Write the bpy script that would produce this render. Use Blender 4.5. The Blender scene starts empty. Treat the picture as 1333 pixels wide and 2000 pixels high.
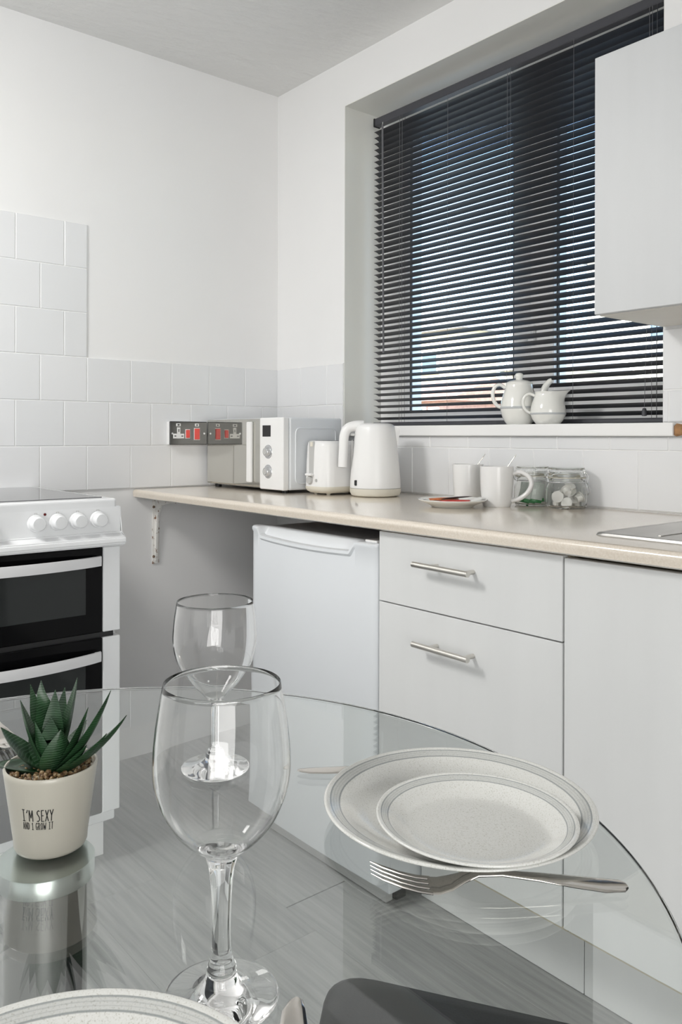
import bpy, bmesh, math, random
from mathutils import Vector, Matrix
random.seed(4)
PI = math.pi
S = bpy.context.scene
COL = S.collection

# ------------------------------------------------------------------ camera
cam_d = bpy.data.cameras.new('camera')
cam = bpy.data.objects.new('camera', cam_d); COL.objects.link(cam); S.camera = cam
cam_d.sensor_width = 36.0
cam_d.lens = 1584.8 / 2000 * 36
cam_d.shift_x = 0.01325
cam_d.shift_y = -0.0739
cam_d.clip_start = 0.02
cam.location = (2.533, -1.8223, 1.0904)
cam.rotation_euler = (Matrix.Rotation(0.8854, 3, 'Z') @ Matrix.Rotation(PI / 2, 3, 'X') @ Matrix.Rotation(0.0024, 3, 'Z')).to_euler()

# ------------------------------------------------------------------ world, sun, lamps, exposure
W = bpy.data.worlds.new('sky'); S.world = W; W.use_nodes = True
wn = W.node_tree.nodes; wn.clear()
sky = wn.new('ShaderNodeTexSky'); sky.sky_type = 'NISHITA'; sky.sun_disc = False
sky.sun_elevation = math.radians(42); sky.sun_rotation = math.radians(160)
sky.air_density = 1.0; sky.dust_density = 0.3; sky.ozone_density = 2.0
bg = wn.new('ShaderNodeBackground'); bg.inputs['Strength'].default_value = 0.75
wo = wn.new('ShaderNodeOutputWorld')
W.node_tree.links.new(sky.outputs[0], bg.inputs[0]); W.node_tree.links.new(bg.outputs[0], wo.inputs[0])

def lamp(name, typ, loc, energy, target=None, size=1.0, size_y=None, color=(1, 1, 1), rot=None):
    d = bpy.data.lights.new(name, typ); d.energy = energy; d.color = color
    if typ == 'AREA':
        d.size = size
        if size_y: d.shape = 'RECTANGLE'; d.size_y = size_y
    o = bpy.data.objects.new(name, d); COL.objects.link(o); o.location = loc
    if target is not None:
        o.rotation_euler = (Vector(target) - Vector(loc)).to_track_quat('-Z', 'Y').to_euler()
    if rot: o.rotation_euler = rot
    return o
sun = lamp('sun', 'SUN', (-4, -10, 12), 16.0, target=(-8.0, 6, 0), color=(1, .95, .86)); sun.data.angle = .01
lamp('ceiling_lamp_light', 'AREA', (0.75, -2.2, 2.15), 23, target=(0.6, -1.1, 0.0), size=0.4, color=(1, .985, .96))
lamp('rear_fill', 'AREA', (2.1, -4.1, 1.12), 16, target=(1.2, 0, .95), size=3.4, size_y=2.1, color=(.95, .98, 1))  # added soft fill from behind the camera; the back wall has no opening
lamp('right_fill', 'AREA', (4.3, -2.3, .95), 42, target=(0, -1.2, .6), size=2.2, size_y=1.6, color=(1, .99, .97)).data.spread = math.radians(140)  # added fill in front of the closed right wall, brightens the cooker side
S.view_settings.view_transform = 'Standard'; S.view_settings.look = 'None'
S.view_settings.gamma = 1; S.view_settings.use_curve_mapping = False
S.view_settings.exposure = 0.04
S.cycles.max_bounces = 24; S.cycles.transparent_max_bounces = 24; S.cycles.transmission_bounces = 20; S.cycles.glossy_bounces = 14
S.cycles.diffuse_bounces = 5

# ------------------------------------------------------------------ helpers
def link_obj(name, me, mat=None, parent=None, loc=(0, 0, 0), rot=(0, 0, 0)):
    o = bpy.data.objects.new(name, me); COL.objects.link(o)
    o.location = loc; o.rotation_euler = rot
    if parent is not None: o.parent = parent
    if mat is not None and me is not None and not me.materials: me.materials.append(mat)
    return o

def mesh_of(bm, name, smooth=None):
    bmesh.ops.recalc_face_normals(bm, faces=bm.faces)
    me = bpy.data.meshes.new(name); bm.to_mesh(me); bm.free()
    if smooth is not None:
        for p in me.polygons: p.use_smooth = True
        if smooth < 180: me.set_sharp_from_angle(angle=math.radians(smooth))
    return me

def obj(name, bm, mat, parent=None, smooth=None, loc=(0, 0, 0), rot=(0, 0, 0)):
    return link_obj(name, mesh_of(bm, name, smooth), mat, parent, loc, rot)

def tag(o, label=None, cat=None, group=None, kind=None):
    if label: o['label'] = label
    if cat: o['category'] = cat
    if group: o['group'] = group
    if kind: o['kind'] = kind
    return o

def thing(name, label, cat, loc=(0, 0, 0), rz=0.0, group=None):
    o = bpy.data.objects.new(name, None); COL.objects.link(o)
    o.empty_display_size = .02
    o.location = loc; o.rotation_euler = (0, 0, rz)
    return tag(o, label, cat, group)

def structure(name, bm, mat, smooth=None):
    o = obj(name, bm, mat, None, smooth); o['kind'] = 'structure'; return o

def box(bm, a, b, bev=0.0, seg=1):
    a, b = Vector(a), Vector(b)
    r = bmesh.ops.create_cube(bm, size=1.0)
    vs = r['verts']; c = (a + b) / 2; d = b - a
    for v in vs: v.co = Vector((c.x + v.co.x * d.x, c.y + v.co.y * d.y, c.z + v.co.z * d.z))
    if bev > 0:
        es = list({e for v in vs for e in v.link_edges})
        bmesh.ops.bevel(bm, geom=es, offset=bev, offset_type='OFFSET', segments=seg, profile=.5, affect='EDGES')

def B(a, b, bev=0.0, seg=1):
    bm = bmesh.new(); box(bm, a, b, bev, seg); return bm

def lathe(bm, prof, n=48, closed=False, c=(0, 0, 0), sy=1.0):
    rings = []
    for r, z in prof:
        if r < 1e-6: rings.append([bm.verts.new((c[0], c[1], c[2] + z))])
        else: rings.append([bm.verts.new((c[0] + r * math.cos(2 * PI * i / n), c[1] + sy * r * math.sin(2 * PI * i / n), c[2] + z)) for i in range(n)])
    pairs = list(zip(rings, rings[1:]))
    if closed: pairs.append((rings[-1], rings[0]))
    for A, Bq in pairs:
        if len(A) == 1 and len(Bq) == 1: continue
        for i in range(n):
            j = (i + 1) % n
            if len(A) == 1: bm.faces.new((A[0], Bq[j], Bq[i]))
            elif len(Bq) == 1: bm.faces.new((A[i], A[j], Bq[0]))
            else: bm.faces.new((A[i], A[j], Bq[j], Bq[i]))
    return bm

def L(prof, n=48, closed=False, sy=1.0):
    return lathe(bmesh.new(), prof, n, closed, sy=sy)

def smooth_prof(pts, k=4):
    """Catmull-Rom through profile points"""
    out = []
    P = [pts[0]] + list(pts) + [pts[-1]]
    for i in range(1, len(P) - 2):
        p0, p1, p2, p3 = P[i - 1], P[i], P[i + 1], P[i + 2]
        for s in range(k):
            t = s / k
            out.append(tuple(.5 * ((2 * b) + (-a + c) * t + (2 * a - 5 * b + 4 * c - d) * t * t + (-a + 3 * b - 3 * c + d) * t ** 3) for a, b, c, d in zip(p0, p1, p2, p3)))
    out.append(tuple(pts[-1])); return out

def tube(bm, path, rad, n=12, flat=1.0, cap=True, ref=None):
    path = [Vector(p) for p in path]
    rads = rad if isinstance(rad, (list, tuple)) else [rad] * len(path)
    rings = []; u = None
    for i, p in enumerate(path):
        t = (path[min(i + 1, len(path) - 1)] - path[max(i - 1, 0)]).normalized()
        if u is None:
            h = Vector(ref) if ref is not None else (Vector((0, 0, 1)) if abs(t.z) < .9 else Vector((1, 0, 0)))
            u = (h - t * h.dot(t)).normalized()
        else: u = (u - t * u.dot(t)).normalized()
        w = t.cross(u)
        rings.append([bm.verts.new(p + (u * math.cos(2 * PI * k / n) * flat + w * math.sin(2 * PI * k / n)) * rads[i]) for k in range(n)])
    for A, Bq in zip(rings, rings[1:]):
        for k in range(n): bm.faces.new((A[k], A[(k + 1) % n], Bq[(k + 1) % n], Bq[k]))
    if cap:
        bm.faces.new(rings[0][::-1]); bm.faces.new(rings[-1])
    return bm

def T(path, rad, n=12, flat=1.0, ref=None): return tube(bmesh.new(), path, rad, n, flat, True, ref)

def prism(bm, pts, axis, a, b):
    """extrude a closed polygon along an axis from a to b; pts are in the two other axes"""
    def mk(p, q):
        if axis == 'x': return (q, p[0], p[1])
        if axis == 'y': return (p[0], q, p[1])
        return (p[0], p[1], q)
    A = [bm.verts.new(mk(p, a)) for p in pts]; Bq = [bm.verts.new(mk(p, b)) for p in pts]
    n = len(pts)
    for i in range(n): bm.faces.new((A[i], A[(i + 1) % n], Bq[(i + 1) % n], Bq[i]))
    bm.faces.new(A[::-1]); bm.faces.new(Bq)
    return bm

def strip(bm, secs, n=10):
    """loft of lens cross sections: (x, y centre, half width, z, half thickness)"""
    rings = []
    for x, y, w, z, t in secs:
        rings.append([bm.verts.new((x, y + w * math.copysign(abs(math.cos(a)) ** .6, math.cos(a)), z + t * math.copysign(abs(math.sin(a)) ** .8, math.sin(a)))) for a in [2 * PI * k / n for k in range(n)]])
    for A, Bq in zip(rings, rings[1:]):
        for k in range(n): bm.faces.new((A[k], A[(k + 1) % n], Bq[(k + 1) % n], Bq[k]))
    bm.faces.new(rings[0][::-1]); bm.faces.new(rings[-1])
    return bm

def copy_tree(o, parent=None):
    c = o.copy(); COL.objects.link(c)
    if parent is not None: c.parent = parent
    for ch in [k for k in bpy.data.objects if k.parent == o]: copy_tree(ch, c)
    return c

# ------------------------------------------------------------------ materials
class Mat:
    def __init__(s, name):
        s.m = bpy.data.materials.new(name); s.m.use_nodes = True
        s.n = s.m.node_tree.nodes; s.l = s.m.node_tree.links
        s.p = s.n['Principled BSDF']; s.out = s.n['Material Output']
    def node(s, t, **kw):
        x = s.n.new(t)
        for k, v in kw.items(): setattr(x, k, v)
        return x
    def ln(s, a, b): s.l.new(a, b)
    def coord(s, kind='Object', scale=(1, 1, 1)):
        tc = s.node('ShaderNodeTexCoord'); mp = s.node('ShaderNodeMapping'); mp.inputs['Scale'].default_value = scale
        s.ln(tc.outputs[kind], mp.inputs['Vector']); return mp.outputs[0]
    def noise(s, vec, scale, detail=3, rough=.5):
        x = s.node('ShaderNodeTexNoise'); x.inputs['Scale'].default_value = scale
        x.inputs['Detail'].default_value = detail; x.inputs['Roughness'].default_value = rough
        s.ln(vec, x.inputs['Vector']); return x.outputs[0]
    def ramp(s, fac, stops):
        r = s.node('ShaderNodeValToRGB'); e = r.color_ramp.elements
        while len(e) < len(stops): e.new(.5)
        for k, (p, c) in enumerate(stops):
            e[k].position = p; e[k].color = (c[0], c[1], c[2], 1) if not isinstance(c, (int, float)) else (c, c, c, 1)
        s.ln(fac, r.inputs[0]); return r.outputs[0]
    def mix(s, fac, a, b, mode='MIX'):
        x = s.node('ShaderNodeMix', data_type='RGBA', blend_type=mode)
        for sock, v in ((x.inputs[0], fac), (x.inputs[6], a), (x.inputs[7], b)):
            if hasattr(v, 'links') or hasattr(v, 'is_linked'): s.ln(v, sock)
            else: sock.default_value = v if isinstance(v, (int, float)) else (v[0], v[1], v[2], 1)
        return x.outputs[2]
    def bump(s, h, strength=.2, dist=.002):
        b = s.node('ShaderNodeBump'); b.inputs['Strength'].default_value = strength; b.inputs['Distance'].default_value = dist
        s.ln(h, b.inputs['Height']); s.ln(b.outputs[0], s.p.inputs['Normal'])
    def math(s, op, a, b=None, clamp=False):
        x = s.node('ShaderNodeMath', operation=op); x.use_clamp = clamp
        for i, v in enumerate((a, b)):
            if v is None: continue
            if isinstance(v, (int, float)): x.inputs[i].default_value = v
            else: s.ln(v, x.inputs[i])
        return x.outputs[0]

def pbr(name, col, rough=.5, metal=0.0, var=0.0, vscale=8.0, bump=0.0, bscale=200.0, spec=None, coat=0.0, stretch=(1, 1, 1), bdist=.001):
    M = Mat(name); p = M.p
    p.inputs['Base Color'].default_value = (*col, 1); p.inputs['Roughness'].default_value = rough
    p.inputs['Metallic'].default_value = metal
    if spec is not None: p.inputs['Specular IOR Level'].default_value = spec
    if coat: p.inputs['Coat Weight'].default_value = coat; p.inputs['Coat Roughness'].default_value = .08
    if var or bump:
        v = M.coord('Object', stretch)
        if var:
            nz = M.noise(v, vscale)
            c = M.ramp(nz, [(.25, tuple(max(0, x * (1 - var)) for x in col)), (.75, tuple(min(1, x * (1 + var)) for x in col))])
            M.ln(c, p.inputs['Base Color'])
        if bump: M.bump(M.noise(v, bscale, 4), bump, bdist)
    return M.m

def thin_glass(name, tint, gloss_tint=(1, 1, 1)):
    M = Mat(name); M.n.remove(M.p)
    lw = M.node('ShaderNodeLayerWeight'); lw.inputs['Blend'].default_value = .5
    f5 = M.math('POWER', lw.outputs['Facing'], 5.0)
    fr = M.math('ADD', M.math('MULTIPLY', f5, .94), .045, True)
    tr = M.node('ShaderNodeBsdfTransparent'); tr.inputs[0].default_value = (*tint, 1)
    gl = M.node('ShaderNodeBsdfGlossy'); gl.inputs['Roughness'].default_value = 0.0; gl.inputs[0].default_value = (*gloss_tint, 1)
    mx = M.node('ShaderNodeMixShader'); M.ln(fr, mx.inputs[0]); M.ln(tr.outputs[0], mx.inputs[1]); M.ln(gl.outputs[0], mx.inputs[2])
    M.ln(mx.outputs[0], M.out.inputs[0]); return M.m

def solid_glass(name, col=(1, 1, 1), ior=1.46, rough=0.0):
    M = Mat(name); p = M.p
    p.inputs['Base Color'].default_value = (*col, 1); p.inputs['Roughness'].default_value = rough
    p.inputs['Transmission Weight'].default_value = 1.0; p.inputs['IOR'].default_value = ior
    return M.m

m_wall = pbr('wall_paint', (.83, .828, .825), .55, var=.012, vscale=3, bump=.06, bscale=90)
m_ceil = pbr('ceiling_artex', (.78, .78, .77), .8, bump=1.0, bscale=22, stretch=(1.6, .5, 1), bdist=.005)
m_reveal = pbr('reveal_paint', (.80, .80, .76), .6, var=.02, vscale=4)
M = Mat('wall_tile_glaze')
oi = M.node('ShaderNodeObjectInfo')
M.ln(M.ramp(oi.outputs['Random'], [(0, (.745, .755, .765)), (1, (.785, .79, .80))]), M.p.inputs['Base Color'])
M.p.inputs['Roughness'].default_value = .28
M.bump(M.noise(M.coord('Object'), 25, 2), .08, .002); m_tile = M.m
m_cab = pbr('cabinet_melamine', (.71, .718, .715), .45, var=.02, vscale=4, bump=.04, bscale=160, stretch=(4, 4, .4))
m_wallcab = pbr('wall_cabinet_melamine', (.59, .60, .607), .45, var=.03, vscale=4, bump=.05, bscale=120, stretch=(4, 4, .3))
m_carc = pbr('carcass_edge', (.62, .57, .44), .6, var=.05)
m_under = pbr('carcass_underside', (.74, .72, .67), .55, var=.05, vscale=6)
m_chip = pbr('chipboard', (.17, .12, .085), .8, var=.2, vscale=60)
M = Mat('worktop_laminate')
v = M.coord('Object')
c = M.mix(M.ramp(M.noise(v, 350, 2), [(.35, 0), (.7, 1)]), (.69, .61, .51), (.77, .70, .61))
M.ln(c, M.p.inputs['Base Color']); M.p.inputs['Roughness'].default_value = .3; M.p.inputs['Coat Weight'].default_value = 1; M.p.inputs['Coat Roughness'].default_value = .12; M.p.inputs['Coat IOR'].default_value = 1.65
M.bump(M.noise(v, 400, 2), .05, .0005); m_top = M.m
m_white = pbr('white_plastic', (.84, .84, .835), .32, var=.01)
m_enamel = pbr('white_enamel', (.82, .83, .84), .22, var=.01, coat=.3)
m_fridge = pbr('fridge_white', (.76, .785, .81), .38, var=.015, vscale=3, bump=.05, bscale=250)
m_cream = pbr('cream_plastic', (.72, .69, .60), .45, var=.02)
m_greyplastic = pbr('grey_plastic', (.50, .50, .49), .4, var=.03)
m_silver = pbr('silver_knob', (.62, .63, .64), .25, .7, var=.02)
m_chrome = pbr('polished_chrome', (.38, .38, .375), .07, 1.0, var=.02)
m_darkchrome = pbr('black_nickel', (.05, .05, .049), .22, 1.0, var=.05)
m_brushed = pbr('brushed_steel', (.66, .64, .60), .28, 1.0, var=.05, vscale=40, stretch=(1, 30, 30))
m_alu = pbr('brushed_aluminium', (.52, .56, .54), .3, 1.0, var=.04, vscale=30)
m_sink = pbr('sink_steel', (.52, .51, .49), .3, 1.0, var=.04, vscale=12)
m_cutlery = pbr('cutlery_steel', (.66, .63, .59), .13, 1.0, var=.04, vscale=20)
m_mirror = pbr('microwave_mirror', (.60, .59, .55), .05, 1.0, var=.03, vscale=3)
m_blackglass = pbr('black_oven_glass', (.004, .004, .0045), .06, var=.1, spec=.12)
m_ovenwin = pbr('oven_window_glass', (.022, .025, .025), .05, var=.05, spec=.35)
m_hob = pbr('ceramic_hob_glass', (.10, .10, .105), .06, var=.05, spec=.9)
m_black = pbr('black_plastic', (.012, .012, .013), .4, var=.1)
m_handlewhite = pbr('oven_handle_white', (.72, .72, .73), .35, var=.02)
m_red = pbr('red_switch', (.72, .03, .015), .3, var=.03)
m_slat = pbr('blind_charcoal', (.030, .031, .036), .38, var=.06, vscale=30)
m_rail = pbr('blind_rail_charcoal', (.055, .056, .066), .42, var=.05)
m_cord = pbr('blind_cord', (.13, .13, .14), .7, var=.1)
m_upvc = pbr('upvc_frame', (.90, .90, .90), .3, var=.01)
m_gasket = pbr('window_gasket', (.03, .03, .03), .6, var=.1)
m_pane = thin_glass('window_pane', (.97, .985, .98))
m_tabletop = solid_glass('table_glass', (.935, .968, .955), 1.5)
m_wine = solid_glass('wine_glass', (1, 1, 1), 1.42)
m_jar = solid_glass('jar_glass', (.985, .992, .98), 1.22)
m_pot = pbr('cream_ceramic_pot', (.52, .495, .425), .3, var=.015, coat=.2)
m_ink = pbr('black_ink', (.012, .012, .012), .5, var=.05)
m_china = pbr('white_china', (.80, .80, .765), .14, var=.012, vscale=25, coat=.4)
m_chinaband = pbr('grey_line_glaze', (.50, .52, .53), .2, var=.04)
m_mug = pbr('white_mug', (.80, .795, .785), .25, var=.01, coat=.3)
m_seat = pbr('black_leatherette', (.013, .014, .016), .5, var=.08, vscale=20, bump=.25, bscale=350)
m_rustwhite = None
M = Mat('rusty_white_paint'); v = M.coord('Object')
f = M.ramp(M.noise(v, 55, 5, .65), [(.56, 0), (.64, 1)])
M.ln(M.mix(f, (.80, .79, .76), (.20, .085, .03)), M.p.inputs['Base Color']); M.p.inputs['Roughness'].default_value = .6
m_rustwhite = M.m
m_wood = pbr('chipped_board', (.30, .16, .07), .8, var=.4, vscale=70)
M = Mat('sill_paint'); v = M.coord('Object')
f = M.ramp(M.noise(v, 14, 5, .7), [(.70, 0), (.78, 1)])
M.ln(M.mix(f, (.85, .85, .845), (.72, .68, .60)), M.p.inputs['Base Color']); M.p.inputs['Roughness'].default_value = .35
m_sill = M.m

def stoneware(name, R):
    M = Mat(name); v = M.coord('Object')
    sx = M.node('ShaderNodeSeparateXYZ'); M.ln(v, sx.inputs[0])
    r = M.math('SQRT', M.math('ADD', M.math('MULTIPLY', sx.outputs[0], sx.outputs[0]), M.math('MULTIPLY', sx.outputs[1], sx.outputs[1])))
    rr = M.math('DIVIDE', r, R)
    wob = M.math('MULTIPLY', M.math('SUBTRACT', M.noise(v, 60, 2), .5), .006)
    rr = M.math('ADD', rr, wob)
    base = M.ramp(M.noise(v, 800, 2, .6), [(.30, (.56, .55, .50)), (.42, (.75, .75, .715)), (.7, (.80, .80, .775))])
    g, w, d = (.50, .52, .52), (.62, .63, .62), (.20, .22, .22)
    band = M.ramp(rr, [(0, 0), (.876, 0), (.88, .8), (.886, .8), (.890, .26), (.902, .26), (.905, .5), (.910, .26), (.922, .26), (.926, .5), (.931, .26), (.943, .26), (.947, .75), (.953, .75), (.957, 0), (1, 0)])
    M.ln(M.mix(band, base, (.20, .225, .23)), M.p.inputs['Base Color'])
    M.p.inputs['Roughness'].default_value = .16; M.p.inputs['Coat Weight'].default_value = .3; M.p.inputs['Coat Roughness'].default_value = .05
    M.bump(M.noise(v, 30, 2), .05, .002)
    return M.m

M = Mat('grey_wood_vinyl'); tc = M.node('ShaderNodeTexCoord'); oi = M.node('ShaderNodeObjectInfo')
mp = M.node('ShaderNodeMapping'); M.ln(tc.outputs['Object'], mp.inputs[0]); mp.inputs['Scale'].default_value = (.75, 13, 1)
cx = M.node('ShaderNodeCombineXYZ'); M.ln(M.math('MULTIPLY', oi.outputs['Random'], 40.0), cx.inputs[2]); M.ln(cx.outputs[0], mp.inputs['Location'])
n1 = M.noise(mp.outputs[0], 4.5, 7, .68)
wv = M.node('ShaderNodeTexWave', wave_type='BANDS', bands_direction='Y'); wv.inputs['Scale'].default_value = 1.1; wv.inputs['Distortion'].default_value = 7; wv.inputs['Detail'].default_value = 3
M.ln(mp.outputs[0], wv.inputs[0])
g1 = M.ramp(n1, [(.28, (.25, .255, .255)), (.5, (.36, .365, .36)), (.74, (.45, .455, .445))])
g2 = M.mix(.18, g1, M.ramp(wv.outputs[0], [(.2, (.27, .275, .28)), (.7, (.42, .425, .42))]))
M.ln(g2, M.p.inputs['Base Color']); M.p.inputs['Roughness'].default_value = .42
M.bump(n1, .15, .001); m_floor = M.m

M = Mat('succulent_leaf'); v = M.coord('Object')
wv = M.node('ShaderNodeTexWave', wave_type='BANDS', bands_direction='Z'); wv.inputs['Scale'].default_value = 150; wv.inputs['Distortion'].default_value = 2.5; wv.inputs['Detail'].default_value = 2
M.ln(v, wv.inputs[0])
base = M.ramp(M.noise(v, 60, 3), [(.3, (.005, .024, .007)), (.7, (.015, .062, .018))])
M.ln(M.mix(M.math('MULTIPLY', M.ramp(wv.outputs[0], [(.74, 0), (.94, 1)]), .3), base, (.16, .24, .17)), M.p.inputs['Base Color'])
M.p.inputs['Roughness'].default_value = .38; m_leaf = M.m
M = Mat('gravel'); v = M.coord('Object')
vo = M.node('ShaderNodeTexNoise'); vo.inputs['Scale'].default_value = 260; M.ln(v, vo.inputs['Vector'])
M.ln(M.ramp(vo.outputs[0], [(.3, (.05, .025, .012)), (.45, (.20, .11, .045)), (.58, (.36, .26, .13)), (.72, (.50, .45, .36))]), M.p.inputs['Base Color'])
M.p.inputs['Roughness'].default_value = .55; m_gravel = M.m

# ------------------------------------------------------------------ room shell
RX, RY, CZ = 4.4, -4.2, 2.392
WX0, WX1, WZ0, WZ1 = .394, 1.5555, 1.0915, 2.2345       # window opening
structure('floor', B((0, RY, -.12), (RX, 0, -.004)), m_floor)
structure('ceiling', B((-.15, RY - .15, CZ), (RX + .15, .28, CZ + .2)), m_ceil)
structure('wall_cooker', B((-.15, RY, -.12), (0, .28, CZ)), m_wall)
bm = bmesh.new()
box(bm, (0, 0, -.12), (WX0, .28, CZ)); box(bm, (WX1, 0, -.12), (RX, .28, CZ))
box(bm, (WX0, 0, -.12), (WX1, .28, WZ0)); box(bm, (WX0, 0, WZ1), (WX1, .28, CZ))
wall_w = structure('wall_window', bm, m_wall)
structure('wall_right', B((RX, RY, -.12), (RX + .15, .28, CZ)), m_wall)
structure('wall_back', B((-.15, RY - .15, -.12), (RX + .15, RY, CZ)), m_wall)
# plaster lining of the recess
bm = bmesh.new()
box(bm, (WX0, .0005, WZ0), (WX0 + .002, .17, WZ1)); box(bm, (WX1 - .002, .0005, WZ0), (WX1, .17, WZ1)); box(bm, (WX0 + .002, .0005, WZ1 - .002), (WX1 - .002, .17, WZ1))
structure('trim_1', bm, m_reveal)
# floor planks
floor = bpy.data.objects['floor']
pl_me = {}
pw, plen = .178, 1.22
for r in range(24):
    y1 = -.0 - r * pw; y0 = max(RY, y1 - pw)
    x = -random.random() * plen
    while x < RX:
        a, b = max(0, x), min(RX, x + plen)
        if b - a > .03:
            k = (round(b - a, 2), round(y1 - y0, 3))
            if k not in pl_me: pl_me[k] = mesh_of(B((.0002, .0002, 0), (b - a - .0002, y1 - y0 - .0002, .006), .0004), 'plank')
            link_obj('plank', pl_me[k], m_floor, floor, (a, y0, -.006))
        x += plen

# ------------------------------------------------------------------ wall tiles
PH, PV, AT = .1525, .1433, 1.3441
tile_me = {}
m_grout = pbr('white_grout', (.86, .86, .85), .7, var=.02)
def tile(par, axis, u0, u1, z0, z1):
    g = .0011
    k = (axis, round(u1 - u0, 4), round(z1 - z0, 4))
    w, h = u1 - u0 - 2 * g, z1 - z0 - 2 * g
    if w < .008 or h < .008: return
    if k not in tile_me:
        if axis == 'y': bm = B((0, 0, 0), (.006, w, h), .0014)
        else: bm = B((0, -.006, 0), (w, 0, h), .0014)
        tile_me[k] = mesh_of(bm, 'tile')
    loc = (0, u0 + g, z0 + g) if axis == 'y' else (u0 + g, 0, z0 + g)
    link_obj('tile', tile_me[k], m_tile, par, loc)
wall_c = bpy.data.objects['wall_cooker']
for row in range(-3, 3):
    z1 = AT - row * PV; z0 = z1 - PV
    off = 0 if row in (0, 2, -2) else PH / 2
    lo, hi = -1.83, (0 if row >= 0 else -.7625)
    y = off
    while y > lo:
        a, b = max(y - PH, lo), min(y, hi)
        if b - a > .01: tile(wall_c, 'y', a, b, z0, z1)
        y -= PH
def wrow(z0, z1, phase, x0, x1):
    k = math.floor((x0 - phase) / PH)
    while phase + k * PH < x1 - .004:
        a, b = max(x0, phase + k * PH), min(x1, phase + (k + 1) * PH)
        if b - a > .01: tile(wall_w, 'x', a, b, z0, z1)
        k += 1
ZA0, ZB0, ZC0 = AT - PV, AT - 2 * PV, AT - 3 * PV
wrow(ZA0, AT, .0015, .0065, WX0); wrow(ZB0, ZA0, .808, .0065, WX0)
wrow(ZB0, WZ0, .808, WX0, 1.64); wrow(ZB0, ZA0, .808, 1.64, 2.6)
wrow(WZ0 + .034, ZA0, .808, WX1, 1.64); wrow(ZA0, AT, .8856, WX1, 2.6)
wrow(ZC0, ZB0, .8856, .0065, 2.6)

def grout(par, a, b): obj('grout', B(a, b), m_grout, par)
grout(wall_c, (.0002, -1.83, ZC0), (.0040, -.0002, AT)); grout(wall_c, (.0002, -1.83, AT), (.0040, -.7625, AT + 3 * PV))
grout(wall_w, (.0055, -.0040, ZB0), (WX0, -.0002, AT)); grout(wall_w, (.0055, -.0040, ZC0), (2.6, -.0002, ZB0))
grout(wall_w, (WX0, -.0040, ZB0), (1.64, -.0002, WZ0 - .0005)); grout(wall_w, (1.64, -.0040, ZB0), (2.6, -.0002, ZA0))
grout(wall_w, (WX1, -.0040, WZ0 + .034), (1.64, -.0002, ZA0)); grout(wall_w, (WX1, -.0040, ZA0), (2.6, -.0002, AT))

# ------------------------------------------------------------------ window, sill, blind
win = structure('window_1', bmesh.new(), m_upvc)
FY0, FY1 = .17, .235
def bar(name, a, b, mat=m_upvc, bev=.004, par=win): return obj(name, B(a, b, bev), mat, par)
wz0, wz1 = WZ0, WZ1
bar('frame_stile', (WX0, FY0, wz0), (.541, FY1, wz1)); bar('frame_stile', (1.528, FY0, wz0), (WX1, FY1, wz1))
bar('frame_rail', (.541, FY0, wz0), (1.528, FY1, 1.174)); bar('frame_rail', (.541, FY0, 2.15), (1.528, FY1, wz1))
bar('mullion', (.985, FY0, 1.174), (1.053, FY1, 2.15))
bar('sash_stile', (1.0555, FY0 - .012, 1.176), (1.138, FY1 - .01, 2.148)); bar('sash_stile', (1.476, FY0 - .012, 1.176), (1.526, FY1 - .01, 2.148))
bar('sash_rail', (1.138, FY0 - .0119, 1.176), (1.476, FY1 - .0101, 1.236)); bar('sash_rail', (1.138, FY0 - .0119, 2.085), (1.476, FY1 - .0101, 2.148))
g = bmesh.new()
for (a, b, c, d) in ((.541, .985, 1.174, 2.15), (1.138, 1.476, 1.236, 2.085)):
    box(g, (a, FY0 + .004, c), (a + .004, FY0 + .012, d)); box(g, (b - .004, FY0 + .004, c), (b, FY0 + .012, d))
    box(g, (a + .004, FY0 + .004, c), (b - .004, FY0 + .012, c + .004)); box(g, (a + .004, FY0 + .004, d - .004), (b - .004, FY0 + .012, d))
obj('gasket', g, m_gasket, win)
obj('pane', B((.541, FY0 + .018, 1.174), (.985, FY0 + .022, 2.15)), m_pane, win)
obj('pane', B((1.138, FY0 + .018, 1.236), (1.476, FY0 + .022, 2.085)), m_pane, win)
h = bmesh.new(); box(h, (1.052, FY0 - .02, 1.36), (1.078, FY0 - .012, 1.42), .003); box(h, (1.03, FY0 - .035, 1.382), (1.078, FY0 - .02, 1.398), .004)
obj('window_handle', h, m_white, win)

sill = obj('window_sill', bmesh.new(), m_sill)
bm = bmesh.new()
box(bm, (WX0, -.0005, WZ0), (WX1, .1699, 1.1245)); box(bm, (WX0 - .03, -.022, WZ0 + .001), (1.589, -.0062, 1.1245), .003, 2)
me = mesh_of(bm, 'window_sill'); sill.data = me; me.materials.append(m_sill)
tag(sill, 'white painted window sill board with a chipped right end under the dark blind', 'window sill')
bm = B((1.589, -.019, WZ0 + .004), (1.618, -.0063, 1.121), .003)
for vv in bm.verts: vv.co += Vector((random.uniform(-.004, .004), 0, random.uniform(-.004, .002)))
o = obj('chipped_end', bm, m_wood, sill); o['label'] = 'broken brown board end of the sill'

BY = .108; BX0, BX1 = .441, 1.544
bl = thing('venetian_blind', 'dark charcoal venetian blind half open in front of the window', 'blind', (0, 0, 0))
bm = B((BX0 + .004, BY - .0135, 2.172), (BX1 - .004, BY + .0135, 2.198), .002)
hr = obj('headrail', bm, m_rail, bl)
obj('end_cap', B((BX0 - .003, BY - .015, 2.170), (BX0 + .004, BY + .015, 2.2), .002), m_black, hr)
obj('end_cap', B((BX1 - .004, BY - .015, 2.170), (BX1 + .003, BY + .015, 2.2), .002), m_black, hr)
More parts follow.
